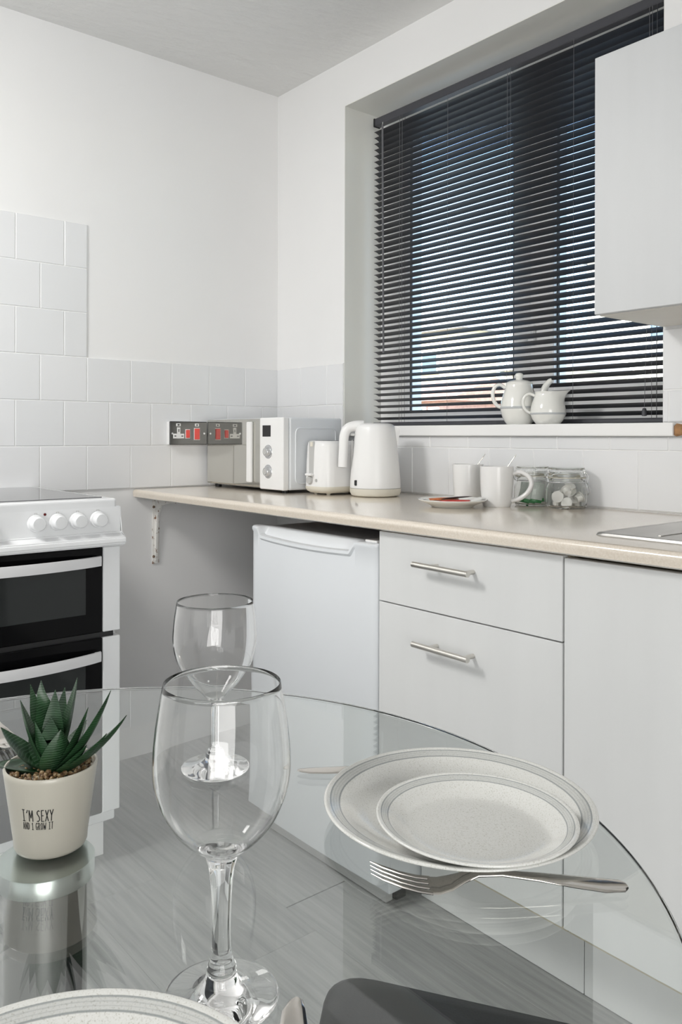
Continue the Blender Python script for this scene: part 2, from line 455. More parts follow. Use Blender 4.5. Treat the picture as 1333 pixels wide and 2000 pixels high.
# one slat: crowned strip with a slight twist along its length
def slat_mesh():
    bm = bmesh.new(); nx, ny, w, t = 6, 4, .0125, .00045
    top, bot = [], []
    for i in range(nx + 1):
        x = BX0 + (BX1 - BX0) * i / nx
        a = math.radians(-(18.2 + 7.0 * i / nx)); rt, rb = [], []
        for j in range(ny + 1):
            s = -1 + 2 * j / ny; y = s * w; z = .0016 * (1 - s * s)
            yy, zz = y * math.cos(a) - z * math.sin(a), y * math.sin(a) + z * math.cos(a)
            rt.append(bm.verts.new((x, yy, zz + t / 2))); rb.append(bm.verts.new((x, yy, zz - t / 2)))
        top.append(rt); bot.append(rb)
    for i in range(nx):
        for j in range(ny):
            bm.faces.new((top[i][j], top[i + 1][j], top[i + 1][j + 1], top[i][j + 1]))
            bm.faces.new((bot[i][j], bot[i][j + 1], bot[i + 1][j + 1], bot[i + 1][j]))
        bm.faces.new((top[i][0], bot[i][0], bot[i + 1][0], top[i + 1][0])); bm.faces.new((top[i][ny], top[i + 1][ny], bot[i + 1][ny], bot[i][ny]))
    for i in (0, nx):
        for j in range(ny): bm.faces.new((top[i][j], top[i][j + 1], bot[i][j + 1], bot[i][j]))
    return mesh_of(bm, 'slat', 40)
sm = slat_mesh(); zt, zb, ns = 2.148, 1.152, 49
for k in range(ns):
    z = zt - (zt - zb) * k / (ns - 1)
    o = link_obj('slat', sm, m_slat, bl, (0, BY, z)); o.rotation_euler.x = random.uniform(-.018, .018)
obj('bottom_rail', B((BX0 - .004, BY - .0135, 1.1262), (BX1, BY + .0135, 1.139), .003), m_rail, bl)
for lx in (.569, 1.02, 1.4725):
    c = bmesh.new()
    for dy in (-.0128, .0128): tube(c, [(lx, BY + dy, 1.139), (lx, BY + dy, 2.173)], .0006, 5)
    tube(c, [(lx + .014, BY - .015, 1.139), (lx + .014, BY - .015, 2.173)], .0005, 5)
    obj('ladder_cord', c, m_cord, bl)
for lx in (.787, 1.246):
    obj('lift_cord', T([(lx, BY - .0145, 1.139), (lx, BY - .0145, 2.173)], .0006, 5), m_cord, bl)
w_ = obj('tilt_wand', T([(.492, BY - .02, 2.162), (.495, BY - .021, 1.9), (.5, BY - .021, 1.377)], .0034, 8), m_cord, bl)
obj('wand_hook', T([(.492, BY - .02, 2.162), (.491, BY - .018, 2.172)], .002, 6), m_silver, w_)
p_ = obj('pull_cord', T([(1.468, BY - .018, 2.17), (1.466, BY - .018, 1.5), (1.456, BY - .018, 1.165)], .0007, 5), m_cord, bl)
obj('cord_tassel', L([(0, 0), (.006, .001), (.0065, .012), (.004, .02), (0, .021)], 12), m_rail, p_, 60, (1.456, BY - .018, 1.143))

# ------------------------------------------------------------------ outside, seen through the slats
def house(name, label, x0, x1, y0, y1, zt, mat, rmat, ridge, wins, along='x'):
    t = thing(name, label, 'house', ((x0 + x1) / 2, (y0 + y1) / 2, -.3))
    cx, cy = (x0 + x1) / 2, (y0 + y1) / 2
    hx, hy = (x1 - x0) / 2, (y1 - y0) / 2; H = zt + .3
    bm = B((-hx, -hy, 0), (hx, hy, H))
    obj('house_wall', bm, mat, t)
    bm = bmesh.new(); o = .25
    if along == 'x': prism(bm, [(-hy - o, H - .02), (hy + o, H - .02), (0, H + ridge)], 'x', -hx - o, hx + o)
    else: prism(bm, [(-hx - o, H - .02), (hx + o, H - .02), (0, H + ridge)], 'y', -hy - o, hy + o)
    obj('roof', bm, rmat, t)
    for (wx, wz, ww, wh) in wins:
        f = obj('window', B((wx - cx - ww / 2, -hy - .06, wz + .3), (wx - cx + ww / 2, -hy + .01, wz + .3 + wh)), m_upvc, t)
        obj('window_glass', B((wx - cx - ww / 2 + .07, -hy - .07, wz + .37), (wx - cx + ww / 2 - .07, -hy - .058, wz + .23 + wh)), m_outglass, f)
    return t
m_outglass = pbr('far_window_glass', (.10, .14, .18), .1, var=.1)
m_render1 = pbr('cream_render', (.80, .72, .50), .9, var=.05, vscale=2)
m_render2 = pbr('white_render', (.80, .77, .66), .9, var=.04, vscale=2)
m_slate = pbr('slate_roof', (.33, .34, .37), .8, var=.2, vscale=12)
m_terra = pbr('terracotta_roof', (.52, .30, .23), .85, var=.2, vscale=12)
m_brickfar = pbr('red_brick', (.55, .34, .28), .9, var=.18, vscale=9)
structure('ground', B((-30, .28, -.5), (12, 40, -.3)), pbr('yard_ground', (.30, .31, .28), .95, var=.2, vscale=1.5))
house('house', 'cream rendered house seen through the left blind slats', -15.2, -12.7, 15.5, 17.0, 4.15, m_render1, m_slate, .7, [(-13.9, 2.9, .7, .7)], 'y')
house('house', 'red brick outbuilding low down behind the left blind slats', -14.5, -9.6, 11.5, 14.2, 1.9, m_brickfar, m_terra, .55, [(-9.98, 1.25, .3, .5), (-9.2 - 1.2, 1.3, .35, .5)])
house('house', 'grey slate roofed house behind the teapot, beyond the blind', -12.4, -10.9, 17, 21, 3.0, m_render2, m_slate, .9, [(-11.6, 2.2, .5, .6)])
house('house', 'long white rendered house seen through the right blind slats', -12.6, -4.4, 21.5, 29, 6.8, m_render2, m_slate, .7, [(-10, 4.0, .9, 1.1), (-7.3, 4.0, .9, 1.1)])

# ------------------------------------------------------------------ worktop and its bracket
CT = .911
bm = bmesh.new()
prof = [(-.0005, CT), (-.0005, CT - .028), (-.594, CT - .028), (-.6, CT - .0245)]
for k in range(7):
    a = -PI / 12 + k * (PI / 2 + PI / 12) / 6
    prof.append((-.590 - .0115 * math.cos(a), CT - .0115 + .0115 * math.sin(a)))
prism(bm, prof, 'x', .0065, 2.6)
wt = obj('worktop', bm, m_top, None, 40); tag(wt, 'long beige speckled worktop with a rounded front edge below the window', 'worktop')
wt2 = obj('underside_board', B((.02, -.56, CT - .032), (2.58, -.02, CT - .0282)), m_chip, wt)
br = thing('shelf_bracket', 'rusty white metal bracket under the left end of the worktop', 'bracket', (0, -.515, .652))
obj('wall_flange', B((.0005, -.013, 0), (.004, .013, CT - .033 - .652), .001), m_rustwhite, br)
obj('top_flange', B((.0005, -.011, CT - .0365 - .652), (.17, .011, CT - .0329 - .652), .001), m_rustwhite, br)
bm = bmesh.new(); Zt = CT - .0365 - .652
prism(bm, [(.003, .012), (.009, .012), (.014, .10), (.020, .16), (.045, Zt - .02), (.12, Zt - .007), (.16, Zt - .006), (.16, Zt), (.003, Zt)], 'y', -.0035, .0035)
obj('gusset', bm, m_rustwhite, br)
for z in (.025, .12, .195): obj('screw', L([(0, .004), (.004, .003), (.005, 0)], 10), m_chip, br, None, (.004, -.008 if z != .12 else .008, z), (0, PI / 2, 0))

# ------------------------------------------------------------------ base cabinets
def pull(par, x, z, y):
    t = obj('handle', T([(x - .0755, y - .032, z + .0015), (x + .0755, y - .032, z)], .0062, 14), m_brushed, par, 40)
    for dx in (-.035, .062): obj('handle_post', T([(x + dx, y, z), (x + dx, y - .032, z)], .0048, 10), m_brushed, t, 40)
t = thing('drawer_cabinet', 'white two drawer base cabinet with steel bar handles under the worktop', 'cabinet', (1.1915, -.575, 0))
obj('carcass', B((.001, .0185, .19), (.483, .55, .8785)), m_carc, t)
d = obj('drawer', B((.0012, 0, .7225), (.4825, .018, .8775), .001), m_cab, t); pull(d, .214, .245 + .576, 0)
d2 = obj('drawer', B((.0012, 0, .205), (.4825, .018, .7198), .001), m_cab, t); pull(d2, .214, .654, 0)
t = thing('sink_cabinet', 'plain white base cabinet door below the sink, right of the drawers', 'cabinet', (1.6765, -.575, 0))
obj('carcass', B((0, .0185, .19), (.9, .55, .872)), m_carc, t)
obj('door', B((.0015, 0, .205), (.449, .018, .874), .001), m_cab, t)
obj('door', B((.451, 0, .205), (.899, .018, .874), .001), m_cab, t)
t = thing('cabinet_plinth', 'white kickboard along the floor under the base cabinets', 'plinth', (1.1915, -.42, 0))
obj('board', B((0, -.016, .001), (.437, 0, .188), .001), m_cab, t); obj('board', B((.439, -.016, .001), (1.38, 0, .188), .001), m_cab, t)

# wall cabinet
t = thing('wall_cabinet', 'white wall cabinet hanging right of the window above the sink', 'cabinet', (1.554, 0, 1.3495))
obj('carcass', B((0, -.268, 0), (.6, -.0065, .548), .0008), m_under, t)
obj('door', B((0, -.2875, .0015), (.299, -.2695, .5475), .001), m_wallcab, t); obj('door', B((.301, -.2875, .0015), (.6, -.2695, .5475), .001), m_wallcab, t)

# ------------------------------------------------------------------ fridge
t = thing('mini_fridge', 'white undercounter fridge beside the drawer cabinet', 'fridge', (.679, -.575, 0))
obj('body', B((.003, .045, .03), (.503, .53, .842), .004, 2), m_fridge, t)
FW, fz0, fz1 = .506, .065, .847
bm = bmesh.new()
# door front with a scooped top lip: grid over x, outline top edge dips between two shoulders
def lip(x):
    s = min(max((x - .03) / .022, 0), 1) * min(max((.438 - x) / .022, 0), 1)
    s = s * s * (3 - 2 * s); mid = 4 * (x / FW) * (1 - x / FW)
    return s, mid
xs = [0, .004, .01, .02] + [.03 + .0022 * k for k in range(11)] + [.07 + .0172 * k for k in range(20)] + [.416 + .0022 * k for k in range(11)] + [.455, .475, .49, .498, .503, FW]
rows = []
for x in xs:
    s, mid = lip(x); e = min(x, FW - x); yb = .012 * max(0, 1 - e / .012) ** 2 - .006 * mid
    zt_ = fz1 - s * (.016 + .010 * mid)
    rows.append([bm.verts.new(p) for p in ((x, .042, fz0), (x, yb + .004, fz0), (x, yb, fz0 + .006), (x, yb, fz1 - .07), (x, yb, fz1 - .06), (x, yb, zt_ - .016), (x, yb - .004 - .003 * s, zt_ - .010), (x, yb - .004 - .003 * s, zt_ - .003), (x, yb, zt_), (x, yb + .004 + .012 * s, zt_ - .003 * s), (x, .024, fz1 - .004 * s), (x, .030, fz1), (x, .042, fz1))])
for A, Bq in zip(rows, rows[1:]):
    for k in range(len(A)): bm.faces.new((A[k], A[(k + 1) % len(A)], Bq[(k + 1) % len(A)], Bq[k]))
bm.faces.new(rows[0]); bm.faces.new(rows[-1])
obj('door', bm, m_fridge, t, 40)
obj('kick_grille', B((.02, .05, .004), (.486, .07, .03)), m_greyplastic, t)
for x in (.04, .46): obj('foot', B((x, .08, .0005), (x + .03, .11, .031)), m_black, t)
obj('hinge', B((.455, .01, .847), (.495, .05, .852), .001), m_white, t)

# ------------------------------------------------------------------ cooker
t = thing('electric_cooker', 'white freestanding electric cooker with black glass oven doors on the left', 'cooker', (.6, -.92, 0))
CW = .5
obj('body', B((-.58, -CW + .003, .10), (-.028, -.003, .895), .003), m_enamel, t)
obj('plinth', B((-.50, -CW + .02, .001), (-.06, -.02, .10)), m_white, t)
hb = obj('hob_surround', B((-.595, -CW, .9), (-.002, -.012, .932), .006, 3), m_enamel, t)
obj('hob_glass', B((-.56, -CW + .035, .9318), (-.045, -.032, .9338), .001), m_hob, hb)
bm = bmesh.new()
prism(bm, [(-.03, .905), (-.002, .914), (.002, .846), (.030, .836), (.032, .822), (.026, .815), (-.03, .815)], 'y', -CW, 0)
bmesh.ops.bevel(bm, geom=[e for e in bm.edges], offset=.003, segments=2, affect='EDGES')
cp = obj('control_panel', bm, m_enamel, t, 40)
knob_y = [-.063, -.1155, -.1655, -.218, -.33, -.40]
for y in knob_y:
    k = obj('knob', L([(0, .027), (.0145, .0265), (.0165, .024), (.0172, .010), (.0200, .008), (.0210, 0)], 32), m_enamel, cp, 40, (.0005, y, .8815), (0, PI / 2, 0))
    bm = bmesh.new(); box(bm, (0, y - .003, .9055), (.0005, y + .0035, .9061)); box(bm, (0, y - .003, .9011), (.0005, y + .0035, .9017)); box(bm, (0, y + .0029, .9017), (.0005, y + .0035, .9055)); box(bm, (0, y - .003, .9017), (.0005, y - .0024, .9055))
    obj('hob_symbol', bm, m_greyplastic, cp)
o = obj('indicator_light', L([(0, .002), (.003, .0015), (.0035, 0)], 14), pbr('dark_red_lens', (.10, .004, .004), .2, var=.1), cp, None, (.0005, -.196, .9015), (0, PI / 2, 0)); o['label'] = 'small dark red indicator light'
def oven(z0, z1, hz, hasw):
    d = obj('oven_door', B((-.027, -.457, z0), (-.004, -.048, z1), .002), m_blackglass, t); d['label'] = 'black glass oven door'
    if hasw:
        obj('door_window', B((-.0045, -.37, z1 - .165), (-.0032, -.092, z1 - .045), .0005), m_ovenwin, d)
    # bowed strap handle
    bm = bmesh.new(); n = 20; A = []
    for i in range(n + 1):
        s = i / n; y = -.449 + s * .391; bow = .012 + .030 * math.sin(PI * s) ** .8
        A.append([bm.verts.new(p) for p in ((bow - .006, y, hz - .0125), (bow, y, hz - .012), (bow + .001, y, hz), (bow, y, hz + .012), (bow - .006, y, hz + .0125))])
    for P_, Q in zip(A, A[1:]):
        for k in range(5): bm.faces.new((P_[k], P_[(k + 1) % 5], Q[(k + 1) % 5], Q[k]))
    bm.faces.new(A[0]); bm.faces.new(A[-1])
    hd = obj('door_handle', bm, m_handlewhite, d, 40)
    for y in (-.444, -.063): obj('handle_mount', B((-.005, y - .006, hz - .009), (.010, y + .006, hz + .009), .001), m_handlewhite, hd)
oven(.597, .811, .778, True); oven(.135, .583, .540, True)
for (z0, z1) in ((.597, .8115), (.135, .583)):
    obj('front_trim', B((-.03, -.047, z0), (-.003, -.001, z1), .002), m_enamel, t); obj('front_trim', B((-.03, -CW + .001, z0), (-.003, -.458, z1), .002), m_enamel, t)
obj('gap_strip', B((-.028, -CW + .02, .582), (-.012, -.016, .598)), m_black, t)

# ------------------------------------------------------------------ cooker switch on the wall
t = thing('cooker_socket', 'chrome cooker switch plate with red rockers and one socket on the tiles', 'socket', (.0065, -.4045, 1.1003))
obj('pattress', B((0, -.0725, -.0405), (.022, .0725, .0405), .002), m_white, t)
bm = B((.022, -.0735, -.0405), (.0275, .0735, .0405), .002, 2); pl = obj('face_plate', bm, m_darkchrome, t)
def plug(bm, cy):
    box(bm, (.0272, cy - .0065, -.002), (.0288, cy + .0065, .020), .0006); box(bm, (.0272, cy - .0215, -.0185), (.0288, cy + .0215, -.0021), .0006)
bm = bmesh.new(); plug(bm, -.04); so = obj('socket_insert', bm, m_white, pl)
bm = bmesh.new(); box(bm, (.0286, -.0415, .004), (.0292, -.0385, .014)); box(bm, (.0286, -.057, -.012), (.0292, -.050, -.0085)); box(bm, (.0286, -.03, -.012), (.0292, -.023, -.0085)); obj('pin_hole', bm, m_black, so)
for (y0, y1, z0, z1) in ((-.012, .003, -.0165, .0115), (.022, .042, -.022, .016)):
    s_ = obj('rocker_surround', B((.0272, y0 - .0022, z0 - .0022), (.0285, y1 + .0022, z1 + .0022), .0005), m_white, pl)
    obj('rocker', B((.0283, y0, z0), (.0318, y1, z1), .0012), m_red, s_)
for (y0, y1) in ((-.05, -.032), (.024, .04)):
    f = obj('neon_surround', B((.0272, y0, .0235), (.0285, y1, .0335), .0008), m_white, pl)
    obj('neon', B((.0283, y0 + .005, .026), (.029, y1 - .005, .031)), m_black, f)
for y in (-.064, .062): obj('screw', L([(0, .0012), (.0035, .0008), (.004, 0)], 14), m_silver, pl, None, (.0276, y, -.001), (0, PI / 2, 0))

# ------------------------------------------------------------------ microwave
t = thing('microwave', 'white microwave with mirrored door in the corner of the worktop', 'microwave', (.031, -.33, CT))
mz0, mz1 = .010, .2385
obj('case', B((.002, .018, mz0), (.468, .232, mz1), .006, 2), m_fridge, t)
bm = bmesh.new(); ring = [(.4685, .042, .03), (.4685, .205, .03), (.4685, .205, .205), (.4685, .042, .205)]
pth = []
for k in range(4):
    p0, p1, p2 = Vector(ring[k - 1]), Vector(ring[k]), Vector(ring[(k + 1) % 4])
    for s in range(5):
        a = s / 4; q0 = p1 + (p0 - p1).normalized() * .018; q2 = p1 + (p2 - p1).normalized() * .018
        pth.append(q0 * (1 - a) ** 2 + p1 * 2 * a * (1 - a) + q2 * a * a)
pth.append(pth[0]); tube(bm, pth, .0022, 8, cap=False)
obj('side_emboss', bm, m_fridge, t, 60)
d = obj('door', B((0, 0, mz0 + .004), (.337, .0175, mz1 - .002), .005, 3), m_mirror, t); d['label'] = 'mirrored door of the microwave'
hs = obj('door_handle', B((.268, -.012, mz0 + .018), (.294, .0, mz1 - .012), .004, 2), m_white, d)
obj('handle_recess', B((.294, -.001, mz0 + .014), (.336, .001, mz1 - .014), .0004), m_mirror, d)
c_ = obj('control_panel', B((.338, -.006, mz0), (.4665, .0175, mz1), .004, 2), m_white, t)
obj('display', B((.356, -.0072, .178), (.4, -.0055, .214), .0004), m_black, c_)
for z in (.130, .067):
    k = obj('knob', L([(0, .013), (.012, .0125), (.0135, .011), (.015, .002), (.0215, .0015), (.0225, 0)], 32), m_silver, c_, 40, (.386, -.006, z), (PI / 2, 0, 0))
    obj('knob_cap', L([(0, .0145), (.009, .014), (.0095, .0125)], 24), m_greyplastic, k, 40)
for (x, y) in ((.03, .03), (.43, .03), (.03, .2), (.43, .2)): obj('foot', L([(0, .0004), (.011, .0004), (.012, .011), (0, .011)], 14), m_black, t, None, (x, y, 0))

# ------------------------------------------------------------------ toaster
t = thing('toaster', 'small white toaster with a cream base between microwave and kettle', 'toaster', (.583, -.178, CT))
hx, hy, th = .062, .107, .166
def rrect(hx, hy, r, n=6):
    out = []
    for (sx, sy, a0) in ((1, 1, 0), (-1, 1, PI / 2), (-1, -1, PI), (1, -1, 3 * PI / 2)):
        for k in range(n + 1): a = a0 + k * PI / 2 / n; out.append((sx * (hx - r) + r * math.cos(a), sy * (hy - r) + r * math.sin(a)))
    return out
def rstack(secs):
    bm = bmesh.new(); R_ = []
    for (hx_, hy_, r, z) in secs: R_.append([bm.verts.new((x, y, z)) for x, y in rrect(hx_, hy_, r)])
    n = len(R_[0])
    for A, Bq in zip(R_, R_[1:]):
        for k in range(n): bm.faces.new((A[k], A[(k + 1) % n], Bq[(k + 1) % n], Bq[k]))
    bm.faces.new(R_[0][::-1]); bm.faces.new(R_[-1]); return bm
obj('base', rstack([(hx - .014, hy - .014, .028, .006), (hx - .004, hy - .004, .036, .012), (hx, hy, .038, .020), (hx, hy, .038, .026)]), m_cream, t, 40)
bd = obj('body', rstack([(hx - .0005, hy - .0005, .038, .026), (hx - .003, hy - .002, .037, .10), (hx - .006, hy - .004, .036, .150), (hx - .008, hy - .006, .034, .160), (hx - .014, hy - .012, .03, .1655)]), m_white, t, 40)
for x in (-.018, .018): obj('bread_slot', B((x - .010, -.075, .1652), (x + .010, .075, .1662)), m_black, bd)
obj('lever_slot', B((-.022, -.1062, .062), (.002, -.102, .1645), .001), m_greyplastic, bd)
obj('lever', B((-.025, -.120, .058), (.004, -.104, .066), .003, 2), m_white, bd)
obj('lever_catch', B((-.014, -.108, .148), (-.002, -.104, .162), .001), m_cream, bd)
obj('dial', L([(0, .009), (.011, .0085), (.0125, .006), (.013, 0)], 24), m_greyplastic, bd, 40, (-.014, -.1055, .045), (PI / 2, 0, 0))
obj('button', L([(0, .004), (.0045, .0035), (.005, 0)], 14), m_greyplastic, bd, 40, (.016, -.1055, .045), (PI / 2, 0, 0))
for (x, y) in ((-.03, -.07), (.03, -.07), (-.03, .07), (.03, .07)): obj('foot', L([(0, .0004), (.006, .0004), (.007, .0075), (0, .0075)], 12), m_cream, t, None, (x, y, 0))

# ------------------------------------------------------------------ kettle
RT = Vector((.6331, .7741, 0))
t = thing('kettle', 'tall white electric kettle in front of the window corner', 'kettle', (.732, -.163, CT), math.atan2(RT.y, RT.x))
obj('base', L([(0, .0005), (.064, .0005), (.072, .004), (.0765, .012), (.077, .0245), (0, .0245)], 56), m_cream, t, 35)
kb = obj('body', L(smooth_prof([(.0762, .026), (.0755, .05), (.071, .10), (.065, .16), (.061, .195), (.057, .210), (.048, .217), (.03, .2195), (0.0, .220)], 4), 56), m_white, t, 60)
obj('seam_ring', L([(.0755, .0245), (.0765, .0252), (.0755, .026)], 56), m_greyplastic, t, 40)
pth = smooth_prof([(-.035, 0, .212), (-.060, 0, .211), (-.083, 0, .203), (-.094, 0, .180), (-.096, 0, .14), (-.0985, 0, .100), (-.099, 0, .086)], 5)
obj('handle', T(pth, [.016 - .003 * min(1, abs(i / (len(pth) - 1) - .15)) for i in range(len(pth) - 1)] + [.006], 14, 1.0, ref=(0, 1, 0)), m_white, kb, 60)
bm = bmesh.new()
prism(bm, [(.040, .135), (.066, .150), (.0745, .205), (.068, .2105), (.040, .210)], 'y', -.016, .016)
bmesh.ops.bevel(bm, geom=bm.edges[:], offset=.006, segments=2, affect='EDGES'); obj('spout', bm, m_white, kb, 40)
obj('lid_button', B((-.075, -.008, .1805), (-.062, .008, .188), .002), m_greyplastic, kb)
sw = obj('power_switch', B((-.004, -.004, 0), (.004, .004, .016), .0015), m_black, kb, None, (-.060, -.0465, .034), (0, 0, math.radians(38)))
obj('water_gauge', B((-.0715, -.016, .045), (-.069, -.006, .17), .001), m_greyplastic, kb)

# ------------------------------------------------------------------ crockery helpers
def plate_mesh(R, hgt):
    k = R / .128; h = hgt / .021
    pr = [(0, .0022), (.066, .002), (.068, 0), (.072, 0), (.074, .003), (.088, .0052), (.104, .0105), (.118, .0155), (.1268, .0185), (.128, .0200), (.1268, .0212), (.123, .0206), (.112, .0166), (.100, .0110), (.090, .0075), (.078, .0058), (.04, .0052), (0, .005)]
    return L(smooth_prof([(r * k, z * h) for r, z in pr], 3), 96)

# sachet plate, mugs, spoons, jars
t = thing('saucer', 'white saucer of sachets on the worktop in front of the mugs', 'saucer', (1.13, -.262, CT))
obj('dish', L(smooth_prof([(0, .002), (.045, .002), (.047, 0), (.051, 0), (.06, .006), (.08, .014), (.087, .0185), (.0865, .0205), (.08, .018), (.06, .010), (.048, .0065), (0, .006)], 3), 64), m_china, t, 60)
m_s1 = pbr('red_sachet', (.55, .04, .03), .35, var=.15, vscale=90); m_s2 = pbr('orange_sachet', (.62, .20, .08), .4, var=.2, vscale=120)
m_s3 = pbr('dark_sachet', (.03, .015, .015), .35, var=.2); m_s4 = pbr('white_sachet', (.78, .78, .76), .5, var=.03)
def sachet(name, label, L_, w, mat, loc, rz, tilt, grp='sachets on the saucer'):
    bm = bmesh.new(); n = 8; ro = []
    for i in range(n + 1):
        s = i / n; th = .0026 * math.sin(PI * s) ** .5 + .0002
        ro.append([bm.verts.new((-L_ / 2 + L_ * s, y, z)) for (y, z) in ((-w / 2, 0), (-w / 4, th * .8), (0, th), (w / 4, th * .8), (w / 2, 0), (w / 4, -th * .4), (0, -th * .5), (-w / 4, -th * .4))])
    for A, Bq in zip(ro, ro[1:]):
        for k in range(8): bm.faces.new((A[k], A[(k + 1) % 8], Bq[(k + 1) % 8], Bq[k]))
    bm.faces.new(ro[0]); bm.faces.new(ro[-1])
    o = obj(name, bm, mat, None, 50, loc, (tilt[0], tilt[1], rz)); tag(o, label, 'sachet', grp); return o
zc = CT + .010
sachet('sachet', 'red sugar sachet lying at the front of the saucer', .085, .024, m_s1, (1.142, -.272, zc + .006), .55, (.12, -.05))
sachet('sachet', 'orange sachet lying on the left of the saucer', .075, .026, m_s2, (1.108, -.270, zc + .0095), .9, (.15, -.03))
sachet('sachet', 'dark brown coffee sachet on top of the red one', .08, .016, m_s3, (1.135, -.252, zc + .013), .75, (.0, -.09))
sachet('sachet', 'white paper sachet lying on the right of the saucer', .078, .022, m_s4, (1.168, -.240, zc + .008), 1.25, (.1, -.16))
sachet('sachet', 'white milk stick lying at the left rim of the saucer', .07, .018, m_s4, (1.085, -.285, zc + .006), .2, (0, .04))

def mug(label, loc, rz):
    t = thing('mug', label, 'mug', loc, rz, None)
    pr = smooth_prof([(0, .0035), (.030, .003), (.0315, 0), (.0345, .0006), (.0375, .012), (.041, .045), (.0425, .085), (.0425, .1015), (.0412, .103), (.0398, .1015), (.0395, .08), (.038, .04), (.033, .010), (0, .0075)], 3)
    b = obj('cup', L(pr, 56), m_mug, t, 60)
    pth = smooth_prof([(.040, 0, .085), (.060, 0, .0895), (.080, 0, .079), (.0875, 0, .06), (.078, 0, .038), (.058, 0, .022), (.0375, 0, .016)], 4)
    obj('handle', T(pth, .0062, 12, 1.25, ref=(0, 1, 0)), m_mug, t, 60)
mug('white mug with a handle in front of the storage jars', (1.192, -.162, CT), math.atan2(.5, .85))
mug('plain white mug behind the saucer, handle hidden', (1.04, -.098, CT), 2.2)
def spoon(label, a, b):
    a, b = Vector(a), Vector(b); d = b - a; Ln = d.length
    bm = bmesh.new(); strip(bm, [(0, 0, .002, 0, .0008), (.006, 0, .0075, -.001, .0012), (.016, 0, .0095, -.0018, .0012), (.027, 0, .007, -.0008, .0012), (.034, 0, .0022, 0, .0014), (Ln * .6, 0, .0019, .001, .0012), (Ln - .012, 0, .0032, 0, .0011), (Ln, 0, .0022, -.0005, .0009)], 10)
    q = d.to_track_quat('X', 'Z').to_euler()
    o = obj('teaspoon', bm, m_cutlery, None, 50, a, q); tag(o, label, 'spoon', None)
spoon('steel teaspoon standing in the rear white mug', (1.022, -.125, CT + .011), (1.077, -.070, CT + .132))
spoon('steel teaspoon standing in the front white mug', (1.170, -.182, CT + .011), (1.231, -.134, CT + .134))

def jar(label, loc, R, rz):
    t = thing('storage_jar', label, 'jar', loc, rz)
    k = R / .0505
    out = [(0, .0), (.040 * k, 0), (.047 * k, .004), (.0505 * k, .016), (.0505 * k, .044), (.047 * k, .058), (.0435 * k, .064), (.0435 * k, .071), (.046 * k, .072), (.046 * k, .076)]
    inn = [(.0405 * k, .076), (.0405 * k, .064), (.0445 * k, .056), (.0478 * k, .043), (.0478 * k, .016), (.044 * k, .006), (0, .005)]
    obj('jar_body', L(smooth_prof(out, 2) + smooth_prof(inn, 2), 56), m_jar, t, 60)
    ld = obj('jar_lid', L([(0, .0975), (.040 * k, .0975), (.0435 * k, .099), (.0445 * k, .102), (.0445 * k, .1015), (.0455 * k, .0975), (.0455 * k, .086), (.047 * k, .0845), (.047 * k, .0795), (.038 * k, .0785), (.037 * k, .091), (0, .0925)], 56), m_jar, t, 60)
    obj('seal_ring', L([(.0405 * k, .0765), (.0465 * k, .0765), (.0465 * k, .0782), (.0405 * k, .0782)], 48, True), pbr('rubber_seal', (.50, .47, .38), .6, var=.05) if 'rubber_seal' not in bpy.data.materials else bpy.data.materials['rubber_seal'], t, 40)
    w = bmesh.new()
    rr = .0475 * k
    tube(w, [(rr * math.cos(a), rr * math.sin(a), .0665) for a in [2 * PI * i / 32 for i in range(33)]], .0011, 6, cap=False)
    x0 = -rr
    tube(w, [(x0, -.012, .0665), (x0 - .006, -.012, .058), (x0 - .0085, -.011, .042), (x0 - .004, -.008, .034), (x0 - .004, .008, .034), (x0 - .0085, .011, .042), (x0 - .006, .012, .058), (x0, .012, .0665)], .0011, 6)
    tube(w, [(x0 - .003, -.009, .06), (x0 - .004, -.009, .082), (x0 + .004, -.006, .0925), (x0 + .004, .006, .0925), (x0 - .004, .009, .082), (x0 - .003, .009, .06)], .0011, 6)
    tube(w, [(rr, -.01, .0665), (rr + .003, -.01, .08), (rr - .002, 0, .088), (rr + .003, .01, .08), (rr, .01, .0665)], .0011, 6)
    obj('wire_clip', w, m_silver, t, 60)
    return t
camdir = math.atan2(-1.822, 1.2)
jar('clip top glass jar of white milk pots, right end of the worktop group', (1.332, -.062, CT), .0505, PI + math.radians(-15) + 1.1)
jar('clip top glass jar of green sachets behind the front mug', (1.229, -.063, CT), .047, PI + .9)
m_milk = pbr('milk_pot_white', (.80, .79, .76), .5, var=.04)
def milkpot(label, loc, rot):
    t = thing('milk_pot', label, 'milk pot', loc, 0, 'milk pots in the right jar'); t.rotation_euler = rot
    obj('cup', L([(0, 0), (.0085, 0), (.0105, .013), (.0138, .0135), (.0138, .0148), (0, .0148)], 20), m_milk, t, 40)
    obj('foil_lid', L([(0, .0151), (.0142, .0151), (.0142, .0157), (0, .0157)], 20), m_milk, t, 40)
mp_l = 'white single serve milk pot inside the right glass jar'
for (dx, dy, dz, rx, ry) in ((-.018, -.018, .008, .25, .2), (.018, -.016, .009, 1.2, .3), (.016, .018, .008, .3, -.5), (-.018, .017, .008, -.4, .3), (0, -.003, .024, .9, .9), (-.02, -.008, .032, 1.3, -.5), (.017, -.017, .037, -.8, .5), (.008, .019, .032, 1.0, 0), (-.026, .004, .02, .5, 1.2), (.027, .002, .022, -.3, 1.1), (-.008, -.027, .026, 1.4, .2), (.004, .002, .042, .4, .3)):
    milkpot(mp_l, (1.332 + dx, -.062 + dy, CT + dz + .002), (rx, ry, random.random() * 3))
m_tea = pbr('green_white_sachet', (.70, .76, .72), .45, var=.08, vscale=60); m_teag = pbr('green_print', (.05, .28, .09), .45, var=.15)
